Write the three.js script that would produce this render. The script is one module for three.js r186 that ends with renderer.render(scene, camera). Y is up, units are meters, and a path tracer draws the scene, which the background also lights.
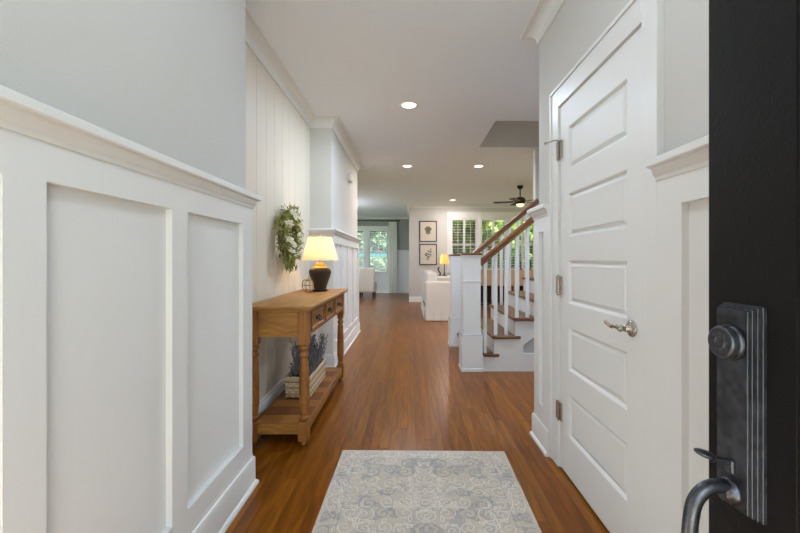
import * as THREE from 'three';
import { RoundedBoxGeometry } from 'three/addons/geometries/RoundedBoxGeometry.js';
import { RectAreaLightUniformsLib } from 'three/addons/lights/RectAreaLightUniformsLib.js';
import { mergeGeometries, toCreasedNormals } from 'three/addons/utils/BufferGeometryUtils.js';

// ---------------------------------------------------------------- camera, sky, sun, exposure
const scene = new THREE.Scene();
const camera = new THREE.PerspectiveCamera(2 * Math.atan(266.5 / 385) * 180 / Math.PI, 800 / 533, 0.03, 200);
camera.position.set(0, 1.18, 0);
camera.lookAt(0, 1.18, -10);
camera.setViewOffset(800, 533, -9, 7, 800, 533);          // shifted lens: verticals stay upright
camera.updateProjectionMatrix();
scene.add(camera);
const renderer = new THREE.WebGLRenderer({ antialias: true });
renderer.toneMapping = THREE.LinearToneMapping;
renderer.toneMappingExposure = 1.25;
renderer.shadowMap.enabled = true;
renderer.shadowMap.type = THREE.PCFSoftShadowMap;
RectAreaLightUniformsLib.init();
scene.background = new THREE.Color(0xe2eff8);
scene.backgroundIntensity = 4.6;
const sun = new THREE.DirectionalLight(0xfdf9f2, 24);
sun.position.set(9, 17, 7); sun.target.position.set(0, 0, -6);
sun.castShadow = true; sun.shadow.mapSize.set(2048, 2048);
Object.assign(sun.shadow.camera, { left: -25, right: 25, top: 25, bottom: -25, near: 1, far: 70 });
scene.add(sun, sun.target);
const CAN = 470, WARM = 0xd8eaff, FAR_LAMP = 0xfbeeec;                            // recessed lamps

// ---------------------------------------------------------------- helpers (d = distance in front of the camera, z = -d)
let seed = 7;
const rnd = () => { seed = (seed * 1664525 + 1013904223) >>> 0; return seed / 4294967296; };
const rr = (a, b) => a + (b - a) * rnd();
const H = 1.18, CEIL = 2.71, LW = -0.845, NW = -1.08, RW = 0.865;
const V = (x, y, d) => new THREE.Vector3(x, y, -d);
const names = {};
const numbered = n => { const k = (names[n] = (names[n] ?? -1) + 1); return k ? `${n}_${String(k).padStart(3, '0')}` : n; };
function uvMetres(g, grain = null, off = [0, 0], scale = 1) {
  const p = g.attributes.position, n = g.attributes.normal, uv = new Float32Array(p.count * 2);
  for (let i = 0; i < p.count; i++) {
    const P = [p.getX(i), p.getY(i), p.getZ(i)], N = [Math.abs(n.getX(i)), Math.abs(n.getY(i)), Math.abs(n.getZ(i))];
    let m = N[0] >= N[1] && N[0] >= N[2] ? 0 : N[1] >= N[2] ? 1 : 2;
    let ax = [0, 1, 2].filter(k => k !== m);
    if (grain !== null && ax.includes(grain)) ax = [grain, ax.find(k => k !== grain)];
    uv[2 * i] = P[ax[0]] * scale + off[0]; uv[2 * i + 1] = P[ax[1]] * scale + off[1];
  }
  g.setAttribute('uv', new THREE.BufferAttribute(uv, 2));
  return g;
}
function B(x0, x1, y0, y1, d0, d1, r = 0, grain = null, off) {
  const w = Math.abs(x1 - x0), h = Math.abs(y1 - y0), l = Math.abs(d1 - d0);
  r = Math.min(r, w * 0.49, h * 0.49, l * 0.49);
  const g = r > 0 ? new RoundedBoxGeometry(w, h, l, 2, r) : new THREE.BoxGeometry(w, h, l);
  g.translate((x0 + x1) / 2, (y0 + y1) / 2, -(d0 + d1) / 2);
  return uvMetres(g, grain, off);
}
function merge(list) {
  if (!Array.isArray(list)) return list;
  const gs = list.map(g => {
    const c = g.index ? g.toNonIndexed() : g.clone();
    for (const k of Object.keys(c.attributes)) if (!['position', 'normal', 'uv'].includes(k)) c.deleteAttribute(k);
    if (!c.attributes.uv) uvMetres(c);
    return c;
  });
  return gs.length > 1 ? mergeGeometries(gs) : gs[0];
}
function mesh(name, geo, mat, parent) {
  const m = new THREE.Mesh(merge(geo), mat);
  m.name = parent ? name : numbered(name); m.castShadow = m.receiveShadow = true;
  (parent || scene).add(m);
  return m;
}
function tag(o, label, category, group, kind) {
  o.userData.label = label; o.userData.category = category;
  if (group) o.userData.group = group;
  if (kind) o.userData.kind = kind;
  return o;
}
function thing(name, label, category, [x, y, d] = [0, 0, 0], group, kind) {
  const o = new THREE.Group(); o.name = numbered(name); o.position.set(x, y, -d); scene.add(o);
  return tag(o, label, category, group, kind);
}
const S = 'structure';
// a moulding: profile [[out, y] ...] swept along a plan path [[x, d] ...]; the room lies to the right of the path
function sweep(profile, path) {
  const n = path.length, rows = [];
  for (let i = 0; i < n; i++) {
    const dir = (a, b) => { const l = Math.hypot(b[0] - a[0], b[1] - a[1]); return [(b[0] - a[0]) / l, (b[1] - a[1]) / l]; };
    const a = i > 0 ? dir(path[i - 1], path[i]) : dir(path[i], path[i + 1]);
    const b = i < n - 1 ? dir(path[i], path[i + 1]) : a;
    const na = [a[1], -a[0]], nb = [b[1], -b[0]], k = 1 + na[0] * nb[0] + na[1] * nb[1];
    const o = [(na[0] + nb[0]) / k, (na[1] + nb[1]) / k];
    rows.push(profile.map(([u, y]) => [path[i][0] + o[0] * u, y, -(path[i][1] + o[1] * u)]));
  }
  const pos = [], tri = (p, q, r) => pos.push(...p, ...q, ...r), m = profile.length;
  for (let i = 0; i < n - 1; i++) for (let j = 0; j < m; j++) {
    const j2 = (j + 1) % m, A = rows[i][j], Bq = rows[i + 1][j], C = rows[i + 1][j2], D = rows[i][j2];
    tri(A, Bq, C); tri(A, C, D);
  }
  const caps = THREE.ShapeUtils.triangulateShape(profile.map(p => new THREE.Vector2(...p)), []);
  for (const [i, f] of [[0, 0], [n - 1, 1]]) for (const t of caps) f ? tri(rows[i][t[0]], rows[i][t[1]], rows[i][t[2]]) : tri(rows[i][t[2]], rows[i][t[1]], rows[i][t[0]]);
  let g = new THREE.BufferGeometry();
  g.setAttribute('position', new THREE.Float32BufferAttribute(pos, 3));
  g.computeVertexNormals();
  g = toCreasedNormals(g, 0.5);
  return uvMetres(g);
}
// a mitred frame round a rectangle in the XY plane; profile [[inset, z] ...] open strip
function frameGeo(w, h, profile) {
  const pos = [], c = (i, s, t) => [s * (w / 2 - profile[i][0]), t * (h / 2 - profile[i][0]), profile[i][1]];
  const corners = [[-1, -1], [1, -1], [1, 1], [-1, 1]];
  for (let k = 0; k < 4; k++) {
    const a = corners[k], b = corners[(k + 1) % 4];
    for (let i = 0; i < profile.length - 1; i++) {
      const p = c(i, ...a), q = c(i, ...b), r = c(i + 1, ...b), s = c(i + 1, ...a);
      pos.push(...p, ...q, ...r, ...p, ...r, ...s);
    }
  }
  const g = new THREE.BufferGeometry();
  g.setAttribute('position', new THREE.Float32BufferAttribute(pos, 3));
  g.computeVertexNormals();
  return uvMetres(g);
}
const faceLeft = g => g.rotateY(-Math.PI / 2);   // XY plane facing +z -> faces -x
const faceRight = g => g.rotateY(Math.PI / 2);   // faces +x
const lathe = (pts, seg = 32) => new THREE.LatheGeometry(pts.map(([r, y]) => new THREE.Vector2(r, y)), seg);
const cyl = (r0, r1, h, seg = 20) => new THREE.CylinderGeometry(r0, r1, h, seg);
const tube = (pts, r, seg = 24, rad = 8, closed = false) => new THREE.TubeGeometry(new THREE.CatmullRomCurve3(pts, closed), seg, r, rad, closed);

// ---------------------------------------------------------------- textures
function noiseGrid(px, py, s) {                      // periodic value noise
  let st = s; const r = () => { st = (st * 1664525 + 1013904223) >>> 0; return st / 4294967296; };
  const g = new Float32Array(px * py); for (let i = 0; i < g.length; i++) g[i] = r();
  return (u, v) => {
    const x = (((u % 1) + 1) % 1) * px, y = (((v % 1) + 1) % 1) * py, i = Math.floor(x), j = Math.floor(y);
    let a = x - i, b = y - j; a = a * a * (3 - 2 * a); b = b * b * (3 - 2 * b);
    const q = (m, n) => g[(n % py) * px + (m % px)];
    return (q(i, j) * (1 - a) + q(i + 1, j) * a) * (1 - b) + (q(i, j + 1) * (1 - a) + q(i + 1, j + 1) * a) * b;
  };
}
function dataTex(w, h, fn, srgb = true) {
  const a = new Uint8Array(w * h * 4);
  for (let j = 0; j < h; j++) for (let i = 0; i < w; i++) {
    const c = fn(i / w, j / h), k = (j * w + i) * 4;
    for (let q = 0; q < 3; q++) a[k + q] = Math.max(0, Math.min(255, c[q])); a[k + 3] = 255;
  }
  const t = new THREE.DataTexture(a, w, h, THREE.RGBAFormat);
  t.wrapS = t.wrapT = THREE.RepeatWrapping; t.magFilter = THREE.LinearFilter; t.minFilter = THREE.LinearMipmapLinearFilter; t.generateMipmaps = true;
  if (srgb) t.colorSpace = THREE.SRGBColorSpace;
  t.needsUpdate = true;
  return t;
}
const lerp3 = (a, b, t) => [0, 1, 2].map(k => a[k] + (b[k] - a[k]) * t);
function woodTex(s, dark, light, repeat, ring = 0.16, pores = 0.09, w = 1024, h = 256) {  // grain along u
  const warp = noiseGrid(6, 5, s), f1 = noiseGrid(10, 64, s + 1), f2 = noiseGrid(28, 128, s + 2), f3 = noiseGrid(4, 6, s + 3), pore = noiseGrid(90, 256, s + 4);
  const t = dataTex(w, h, (u, v) => {
    const r = Math.sin((v * 9 + warp(u, v) * 1.5) * 6.283) * 0.5 + 0.5;
    let k = ring * Math.pow(r, 1.6) + 0.24 * f1(u, v) + (0.4 - ring) * f2(u, v) + 0.36 * f3(u, v);
    if (pore(u, v) > 0.8) k -= pores;
    return lerp3(dark, light, k);
  });
  t.repeat.set(...repeat); return t;
}
const fine = noiseGrid(128, 128, 3), mid = noiseGrid(32, 32, 4), big = noiseGrid(5, 5, 5);
const peelTex = dataTex(256, 256, (u, v) => { const k = 255 * (0.6 * fine(u, v) + 0.4 * mid(u, v)); return [k, k, k]; }, false); peelTex.repeat.set(4, 4);
const clothTex = dataTex(256, 256, (u, v) => { const k = 150 + 70 * Math.sin(u * 256 * 0.785) * Math.sin(v * 256 * 0.785) + 40 * (fine(u, v) - 0.5); return [k, k, k]; }, false); clothTex.repeat.set(5, 5);
const patinaTex = dataTex(256, 256, (u, v) => { const k = 0.5 * mid(u, v) + 0.5 * big(u, v); return lerp3([50, 51, 55], [100, 102, 109], k); }); patinaTex.repeat.set(4, 4);
const floorTex = woodTex(11, [100, 57, 8], [172, 107, 28], [0.7, 1.8], 0.24, 0.03);
const floorFarTex = (() => { const f = noiseGrid(4, 6, 14), t = dataTex(256, 128, (u, v) => lerp3([100, 57, 8], [172, 107, 28], 0.3 + 0.36 * f(u, v))); t.repeat.set(0.7, 1.8); return t; })();
const pineTex = woodTex(23, [124, 78, 28], [206, 150, 70], [1.1, 3.2]);
const railTex = woodTex(31, [96, 60, 34], [158, 108, 66], [1.4, 5]);
function rugTexture(W, L) {
  const w = 800, h = Math.round(800 * L / W), cv = document.createElement('canvas'); cv.width = w; cv.height = h;
  const c = cv.getContext('2d'); c.fillStyle = 'rgb(194,184,168)'; c.fillRect(0, 0, w, h);
  let st = 99; const r = () => { st = (st * 1664525 + 1013904223) >>> 0; return st / 4294967296; };
  const blot = (n, col, s0, s1, a) => { for (let i = 0; i < n; i++) { c.globalAlpha = a * (0.4 + 0.6 * r()); c.fillStyle = col; c.beginPath(); c.ellipse(r() * w, r() * h, s0 + (s1 - s0) * r(), s0 + (s1 - s0) * r(), r() * 3, 0, 6.283); c.fill(); } };
  blot(260, 'rgb(162,161,163)', 8, 46, 0.35); blot(160, 'rgb(196,184,166)', 8, 40, 0.35); blot(120, 'rgb(160,150,140)', 6, 30, 0.3);
  c.lineCap = 'round';
  const scroll = (x, y, s, a, flip, col, lw) => {
    c.save(); c.translate(x, y); c.rotate(a); c.scale(s, s * flip); c.strokeStyle = col; c.lineWidth = lw / s; c.beginPath();
    for (let t = 0; t <= 40; t++) { const th = t / 40 * 8.2, q = 1 - t / 46; c.lineTo(Math.cos(th) * q, Math.sin(th) * q); }
    c.stroke();
    c.beginPath(); c.moveTo(1, 0); c.bezierCurveTo(1.1, -0.8, 0.2, -1.4, -0.6, -1.9); c.stroke();
    for (const [lx, ly, la] of [[0.9, -0.7, 0.6], [0.2, -1.45, -0.4], [-0.5, -1.3, 1.2], [-0.9, 0.6, 2]]) { c.beginPath(); c.ellipse(lx, ly, 0.42, 0.17, la, 0, 6.283); c.stroke(); }
    c.restore();
  };
  const half = (fn) => { for (const m of [1, -1]) { c.save(); if (m < 0) { c.translate(w, 0); c.scale(-1, 1); } fn(); c.restore(); } };
  const spots = []; for (let j = 0; j < Math.ceil(h / 74); j++) for (let i = 0; i < 6; i++) spots.push([40 + i * 70 + 26 * (r() - 0.5), 30 + j * 74 + 30 * (r() - 0.5), 24 + 14 * r(), r() * 6.283, r() < 0.5 ? 1 : -1, r()]);
  half(() => { for (const [x, y, s, a, f, q] of spots) { c.globalAlpha = 0.3; scroll(x + 4, y + 4, s, a, f, 'rgb(140,139,140)', 4); c.globalAlpha = 0.7; scroll(x, y, s, a, f, q < 0.75 ? 'rgb(222,214,200)' : 'rgb(148,147,147)', 5); } });
  for (const [ins, col, lw] of [[10, 'rgb(200,192,178)', 12], [70, 'rgb(196,190,180)', 5], [80, 'rgb(148,147,147)', 3]]) { c.globalAlpha = 0.6; c.strokeStyle = col; c.lineWidth = lw; c.strokeRect(ins, ins, w - 2 * ins, h - 2 * ins); }
  blot(9000, 'rgb(186,182,175)', 1, 4, 0.5); blot(2600, 'rgb(140,138,136)', 1, 3, 0.35); blot(2200, 'rgb(214,208,196)', 1, 3, 0.4);
  const t = new THREE.CanvasTexture(cv); t.colorSpace = THREE.SRGBColorSpace; return t;
}
function printTexture(k) {       // pressed plant print on ivory paper
  const cv = document.createElement('canvas'); cv.width = 256; cv.height = 300; const c = cv.getContext('2d');
  c.fillStyle = 'rgb(226,216,200)'; c.fillRect(0, 0, 256, 300);
  c.strokeStyle = 'rgb(110,100,84)'; c.fillStyle = 'rgb(112,104,86)'; c.lineWidth = 5;
  const leaf = (x, y, a, s) => { c.save(); c.translate(x, y); c.rotate(a); c.beginPath(); c.ellipse(s, 0, s, s * 0.42, 0, 0, 6.283); c.fill(); c.restore(); };
  if (k === 0) { c.beginPath(); c.moveTo(128, 215); c.lineTo(128, 120); c.stroke(); for (let i = 0; i < 9; i++) leaf(128, 130, -Math.PI * (i / 8), 26 + 6 * (i % 2)); for (let i = 0; i < 5; i++) leaf(128, 165, -Math.PI * (0.1 + 0.8 * i / 4), 22); leaf(128, 190, -0.5, 22); leaf(128, 190, -2.6, 22); }
  else { c.beginPath(); c.moveTo(100, 225); c.bezierCurveTo(120, 170, 140, 150, 165, 85); c.stroke(); for (const [x, y, a, s] of [[112, 195, -0.2, 26], [118, 180, -2.5, 28], [135, 155, 0, 26], [135, 150, -2.7, 28], [150, 120, -0.3, 22], [150, 115, -2.4, 22], [163, 92, -1.2, 20], [105, 215, 0.3, 20]]) leaf(x, y, a, s); }
  const t = new THREE.CanvasTexture(cv); t.colorSpace = THREE.SRGBColorSpace; return t;
}

// ---------------------------------------------------------------- materials
const std = (color, roughness = 0.6, extra = {}) => new THREE.MeshStandardMaterial({ color, roughness, ...extra });
const phys = (color, roughness, extra) => new THREE.MeshPhysicalMaterial({ color, roughness, ...extra });
const peel = { bumpMap: peelTex, bumpScale: 0.0006 };
const M = {
  wall: std(0xcbcac5, 0.75, peel), wallSage: std(0x9d9f99, 0.75, peel), ceiling: std(0xebf1f7, 0.9, peel),
  trim: std(0xe1e2e0, 0.4), plankWall: std(0xe0d7c6, 0.52), doorWhite: std(0xe2e3e1, 0.5), dark: std(0x120d0a, 0.8),
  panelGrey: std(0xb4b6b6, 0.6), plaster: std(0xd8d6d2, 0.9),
  floor: [0xffffff, 0xf6eee4, 0xeee2d6, 0xfff8ee, 0xe4d6c8].map(c => phys(c, 0.29, { map: floorTex, specularIntensity: 0.5 })),
  floorFar: [0xffffff, 0xf6eee4, 0xeee2d6, 0xfff8ee, 0xe4d6c8].map(c => phys(c, 0.29, { map: floorFarTex, specularIntensity: 0.5 })),
  pine: std(0xffffff, 0.42, { map: pineTex }), pineEdge: std(0xe6d6c4, 0.45, { map: pineTex }), pineDark: std(0xb08a68, 0.45, { map: pineTex }),
  rail: std(0xffffff, 0.35, { map: railTex }), tread: std(0xe0cfc0, 0.35, { map: railTex }),
  bronze: std(0xffffff, 0.36, { metalness: 0.85, map: patinaTex }), blackDoor: phys(0x080706, 0.5, { specularIntensity: 0.45, bumpMap: peelTex, bumpScale: 0.0003 }), nickel: std(0xb5aea4, 0.22, { metalness: 1 }),
  gold: std(0xd0a860, 0.3, { metalness: 0.9 }), iron: std(0x1b1715, 0.5, { metalness: 0.4 }), darkWood: std(0x2c1c14, 0.45),
  linen: std(0xd9d2c6, 0.9, { bumpMap: clothTex, bumpScale: 0.0015 }), slip: std(0xd9d4cb, 0.92, { bumpMap: clothTex, bumpScale: 0.0015 }), tan: std(0xc39f7c, 0.7, { bumpMap: clothTex, bumpScale: 0.001 }),
  curtain: phys(0xf4f2ec, 0.95, { transmission: 0.08, thickness: 0, side: THREE.DoubleSide }),
  glass: phys(0xffffff, 0.02, { transmission: 1, thickness: 0, ior: 1.45 }),
  shade: phys(0xf0e4be, 0.95, { transmission: 0.35, thickness: 0, side: THREE.DoubleSide }), shadeAmber: phys(0xe6c07c, 0.95, { transmission: 0.55, thickness: 0, side: THREE.DoubleSide }),
  wicker: std(0xcdb999, 0.8), wickerDark: std(0xa98f6c, 0.85),
  leaf: std(0x87904a, 0.8, { side: THREE.DoubleSide }), leaf2: std(0xa9ab64, 0.8, { side: THREE.DoubleSide }), twig: std(0x7a6148, 0.9), petal: std(0xe6dcc6, 0.8, { side: THREE.DoubleSide }),
  lavender: std(0x85808a, 0.9, { side: THREE.DoubleSide }), lavenderStem: std(0x5a5548, 0.9),
  lens: std(0xffffff, 0.5, { emissive: 0xfff2df, emissiveIntensity: 3.2 }), bulb: std(0xffffff, 0.5, { emissive: 0xffdca0, emissiveIntensity: 6 }),
  plastic: std(0xe9e8e4, 0.4), paperFrame: std(0x2a2521, 0.45),
  foliage: phys(0x86a452, 0.9, { transmission: 0.3, thickness: 0, side: THREE.DoubleSide }), foliageDark: phys(0x54724a, 0.9, { transmission: 0.25, thickness: 0, side: THREE.DoubleSide }),
  foliageDeep: phys(0x46633f, 0.9, { transmission: 0.2, thickness: 0, side: THREE.DoubleSide }),
  bark: std(0x4c3d30, 0.95), lawn: std(0x5c7a3a, 0.95), concrete: std(0xb9b4aa, 0.9), teal: std(0x235a5e, 0.6),
};

// ================================================================ the shell
// floor: strip oak boards laid one by one
{
  const f = thing('floor', 'orange-brown oak strip floor of the hall with a semi-gloss finish', 'floor', [0, 0, 0], null, S);
  mesh('subfloor', B(-5.1, 6.1, -0.2, -0.016, -0.65, 13.8), M.dark, f);
  const W = 0.058, G = 0.0006, near = [], rest = [[], [], [], [], []];
  for (let r = 0, x = -5.0; x < 6.0; x += W, r++) {
    let d = -0.6 - rr(0, 1.2);
    const inner = x > -1.1 && x < 1.9;
    while (d < 13.7) {
      const L = inner ? rr(0.7, 2.0) : rr(1.6, 3), d1 = Math.min(d + L, 13.75), d0 = Math.max(d, -0.62);
      if (d1 > d0 + 0.02) {
        const hidden = (x < NW - 0.06 && d1 < 6.2) || (x > 0.95 && d1 < 2.4);
        if (!hidden) {
          const t = Math.floor(rnd() * 5), far = d0 > 3.6 || !(x > -0.9 && x < 1.3), q = far ? 0 : G, g = B(x + q, x + W - q, -0.016, far ? 0 : (rnd() - 0.5) * 0.0004, d0 + q, d1 - q, 0, 2, [rr(0, 9), rr(0, 9)]);
          const vis = d1 > 1.5 && x > -0.9 && x < 1.3 && d0 < 8.5;
          if (vis) near.push([d0, x, g, t]); else rest[t].push(g);
        }
      }
      d += L;
    }
  }
  near.sort((a, b) => a[0] - b[0]);
  near.forEach(([d, , g, t], i) => { if (i < 298) mesh('plank', g, d > 3.6 ? M.floorFar[t] : M.floor[t], f); else rest[t].push(g); });
  rest.forEach((gs, t) => { const m = mesh('far_planks', gs, M.floorFar[t], f); m.userData.kind = 'stuff'; });
}
// ceiling with the stairwell opening (x 0.955..4.6, d 4.25..5.26)
tag(mesh('ceiling', [B(-5.1, 6.1, CEIL, CEIL + 0.12, -0.65, 4.25), B(-5.1, 6.1, CEIL, CEIL + 0.12, 5.26, 13.8), B(-5.1, 0.955, CEIL, CEIL + 0.12, 4.25, 5.26), B(4.6, 6.1, CEIL, CEIL + 0.12, 4.25, 5.26)], M.ceiling), 'flat white ceiling over hall, dining and living rooms', 'ceiling', null, S);
{
  const s = thing('wall_stairwell', 'grey upper stairwell walls seen through the ceiling opening', 'wall', [0, 0, 0], null, S);
  mesh('far_face', B(0.855, 4.7, CEIL + 0.12, 5.3, 5.26, 5.36), M.wall, s);
  mesh('opening_edge', [B(0.956, 4.6, CEIL + 0.001, 5.299, 5.25, 5.259), B(0.956, 4.6, CEIL + 0.001, 5.299, 4.251, 4.26)], M.wall, s);
  mesh('near_face', B(0.855, 4.7, CEIL + 0.12, 5.3, 4.15, 4.25), M.wall, s);
  mesh('side_face', B(0.855, 0.955, CEIL + 0.12, 5.3, 4.25, 5.26), M.wall, s);
  mesh('end_face', B(4.6, 4.7, CEIL + 0.12, 5.3, 4.25, 5.26), M.wall, s);
  mesh('upper_ceiling', B(0.855, 4.7, 5.3, 5.4, 4.15, 5.36), M.ceiling, s);
}
// board-and-panel wainscot on a wall that runs along d; sx = +1 faces +x, -1 faces -x
function wainscotD(parent, X, sx, stiles, d0, d1) {
  const a = X, p = X + sx * 0.004, b = X + sx * 0.026;
  mesh('panel_sheet', B(a, p, 0.1, 1.47, d0, d1), M.trim, parent);
  for (const [s0, s1] of stiles) mesh('stile', B(p, b, 0.254, 1.356, s0, s1), M.trim, parent);
  mesh('top_rail', B(p, b, 1.356, 1.475, d0, d1), M.trim, parent);
  mesh('bottom_rail', B(p, b, 0.13, 0.254, d0, d1), M.trim, parent);
}
function wainscotX(parent, D, stiles, x0, x1) {           // faces the camera
  mesh('panel_sheet', B(x0, x1, 0.1, 1.47, D - 0.004, D), M.trim, parent);
  for (const [s0, s1] of stiles) mesh('stile', B(s0, s1, 0.254, 1.356, D - 0.026, D - 0.004), M.trim, parent);
  mesh('top_rail', B(x0, x1, 1.356, 1.475, D - 0.026, D - 0.004), M.trim, parent);
  mesh('bottom_rail', B(x0, x1, 0.13, 0.254, D - 0.026, D - 0.004), M.trim, parent);
}
{
  const w = thing('wall_left', 'near left hall wall, pale grey above tall white panelled wainscot', 'wall', [0, 0, 0], null, S);
  mesh('drywall', B(-1.3, LW, 0, CEIL, -0.65, 1.99), M.wall, w);
  wainscotD(w, LW, 1, [[-0.5, -0.34], [0.219, 0.313], [0.776, 0.87], [1.332, 1.426], [1.902, 1.99]], -0.5, 1.99);
  mesh('return_board', B(-1.08, LW + 0.026, 0.13, 1.475, 1.99, 2.012), M.trim, w);
}
{
  const w = thing('wall_niche', 'recessed cream wall of wide vertical boards behind the console table', 'wall', [0, 0, 0], null, S);
  mesh('backing', B(-1.3, NW - 0.016, 0, CEIL, 1.99, 4.2), M.wall, w);
  const n = 12, pw = (4.2 - 1.99) / n;
  for (let i = 0; i < n; i++) mesh('plank', B(NW - 0.016, NW, 0, CEIL, 1.99 + i * pw + 0.0012, 1.99 + (i + 1) * pw - 0.0012, 0.003), M.plankWall, w);
}
{
  const w = thing('wall_hall', 'far left hall wall section with white wainscot beyond the table lamp', 'wall', [0, 0, 0], null, S);
  mesh('drywall', B(-1.3, LW, 0, CEIL, 4.2, 6.3), M.wall, w);
  wainscotD(w, LW, 1, [[4.2, 4.29], [4.69, 4.78], [5.19, 5.28], [5.69, 5.78], [6.21, 6.3]], 4.2, 6.3);
  wainscotX(w, 4.2, [[-1.08, -1.0], [-0.92, -0.819]], -1.08, -0.819);
  mesh('end_board', B(-1.2, LW + 0.026, 0.13, 1.475, 6.3, 6.322), M.trim, w);
}
{
  const w = thing('wall_dining', 'dining room outer walls of soft grey paint with wainscot, behind the hall', 'wall', [0, 0, 0], null, S);
  mesh('near_wall', B(-5, -1.3, 0, CEIL, 6.18, 6.3), M.wallSage, w);
  mesh('side_wall', [B(-5.15, -5, 0, 0.7, 6.18, 13.75), B(-5.15, -5, 2.3, CEIL, 6.18, 13.75), B(-5.15, -5, 0.7, 2.3, 6.18, 7.2), B(-5.15, -5, 0.7, 2.3, 9.6, 10.4), B(-5.15, -5, 0.7, 2.3, 12.8, 13.75)], M.wallSage, w);
  mesh('far_wall', [B(-5, -2.27, 0, CEIL, 13.6, 13.75), B(-0.73, 0.12, 0, CEIL, 13.6, 13.75), B(-2.27, -0.73, 0, 0.71, 13.6, 13.75), B(-2.27, -0.73, 2.27, CEIL, 13.6, 13.75)], M.wallSage, w);
  mesh('return_wall', B(0, 0.12, 0, CEIL, 10.83, 13.6), M.wallSage, w);
  wainscotX(w, 13.6, [[-0.66, -0.57], [-0.36, -0.3], [-0.09, 0]], -0.66, 0);
  mesh('under_sill_panel', B(-2.3, -0.66, 0.1, 0.66, 13.58, 13.6), M.trim, w);
}
{
  const w = thing('wall_living', 'grey far living room wall holding two framed prints and shuttered windows', 'wall', [0, 0, 0], null, S);
  mesh('far_wall', [B(0, 1.17, 0, CEIL, 10.7, 10.83), B(3.52, 6, 0, CEIL, 10.7, 10.83), B(1.17, 3.52, 0, 0.87, 10.7, 10.83), B(1.17, 3.52, 2.33, CEIL, 10.7, 10.83), B(1.9, 1.99, 0.87, 2.33, 10.7, 10.83), B(2.705, 2.8, 0.87, 2.33, 10.7, 10.83)], M.wall, w);
  mesh('side_wall', [B(6, 6.12, 0, 0.7, 5.26, 10.83), B(6, 6.12, 2.3, CEIL, 5.26, 10.83), B(6, 6.12, 0.7, 2.3, 5.26, 6.3), B(6, 6.12, 0.7, 2.3, 9.5, 10.83)], M.wall, w);
  mesh('near_wall', B(1.74, 6, 0, CEIL, 5.3, 5.4), M.wall, w);
}
tag(mesh('wall_foyer', [B(4.6, 4.75, 0, CEIL, 2.44, 5.3), B(1.0, 4.6, 0, CEIL, 2.44, 2.54)], M.wall), 'grey foyer side walls around the corner beside the stairs', 'wall', null, S);
{
  const w = thing('wall_right', 'right hall wall around the white closet door, grey above white wainscot', 'wall', [0, 0, 0], null, S);
  mesh('drywall', [B(RW, 1.0, 0, CEIL, -0.65, 1.395), B(RW, 1.0, 0, CEIL, 2.203, 2.56), B(RW, 1.0, 2.055, CEIL, 1.395, 2.203)], M.wall, w);
  mesh('closet_back', [B(1.7, 1.75, 0, CEIL, 0.9, 2.44), B(1.0, 1.7, 0, CEIL, 0.9, 0.95)], M.dark, w);
  wainscotD(w, RW, -1, [[1.185, 1.304], [0.53, 0.62], [-0.1, -0.01]], -0.5, 1.304);
  wainscotD(w, RW, -1, [[2.302, 2.4], [2.49, 2.56]], 2.302, 2.56);
  mesh('end_board', B(RW - 0.026, 2.0, 0.13, 1.475, 2.56, 2.582), M.trim, w);
}
{
  const w = thing('wall_front', 'front entry wall around the open doorway behind the viewer', 'wall', [0, 0, 0], null, S);
  mesh('drywall', [B(-1.3, -0.53, 0, CEIL, -0.65, -0.5), B(0.42, 1.0, 0, CEIL, -0.65, -0.5), B(-0.53, 0.42, 2.07, CEIL, -0.65, -0.5)], M.wall, w);
}
// mouldings
const BASE = [[0, 0], [0.05, 0], [0.05, 0.01], [0.044, 0.02], [0.037, 0.023], [0.037, 0.138], [0.033, 0.149], [0.027, 0.152], [0.027, 0.164], [0, 0.164]];
const RAIL = [[0, 1.445], [0.03, 1.445], [0.032, 1.458], [0.04, 1.468], [0.044, 1.48], [0.046, 1.487], [0.06, 1.489], [0.063, 1.493], [0.063, 1.511], [0.059, 1.516], [0, 1.516]];
const CROWN = [[0, 2.612], [0.01, 2.612], [0.012, 2.62]];
for (let i = 1; i <= 10; i++) { const t = i / 10 * Math.PI / 2; CROWN.push([0.012 + 0.082 * (1 - Math.cos(t)), 2.62 + 0.08 * Math.sin(t)]); }
CROWN.push([0.097, 2.702], [0.098, CEIL], [0, CEIL]);
tag(mesh('baseboard_left', sweep(BASE, [[LW, -0.5], [LW, 1.99], [NW, 1.99], [NW, 4.2], [LW, 4.2], [LW, 6.3], [-2, 6.3]]), M.trim), 'white baseboard with shoe along the left side of the hall', 'baseboard', null, S);
tag(mesh('baseboard_right', [sweep(BASE, [[3, 2.56], [RW, 2.56], [RW, 2.303]]), sweep(BASE, [[RW, 1.303], [RW, -0.5]])], M.trim), 'white baseboard with shoe along the right wall beside closet door', 'baseboard', null, S);
tag(mesh('baseboard_far', [sweep([[0, 0], [0.018, 0], [0.018, 0.13], [0.01, 0.15], [0, 0.15]], [[0, 13.6], [0, 10.7], [6, 10.7]].slice(1)), sweep(BASE, [[-5, 13.6], [0, 13.6]])], M.trim), 'white baseboard along the far dining and living walls', 'baseboard', null, S);
tag(mesh('trim_1', sweep(CROWN, [[LW, -0.5], [LW, 1.99], [NW, 1.99], [NW, 4.2], [LW, 4.2], [LW, 6.3], [-4.9, 6.3]]), M.trim), 'white cove crown moulding stepping along the left walls', 'crown moulding', null, S);
tag(mesh('trim_2', sweep(CROWN, [[4.5, 2.56], [RW, 2.56], [RW, -0.5]]), M.trim), 'white cove crown moulding above the closet door wall', 'crown moulding', null, S);
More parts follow.
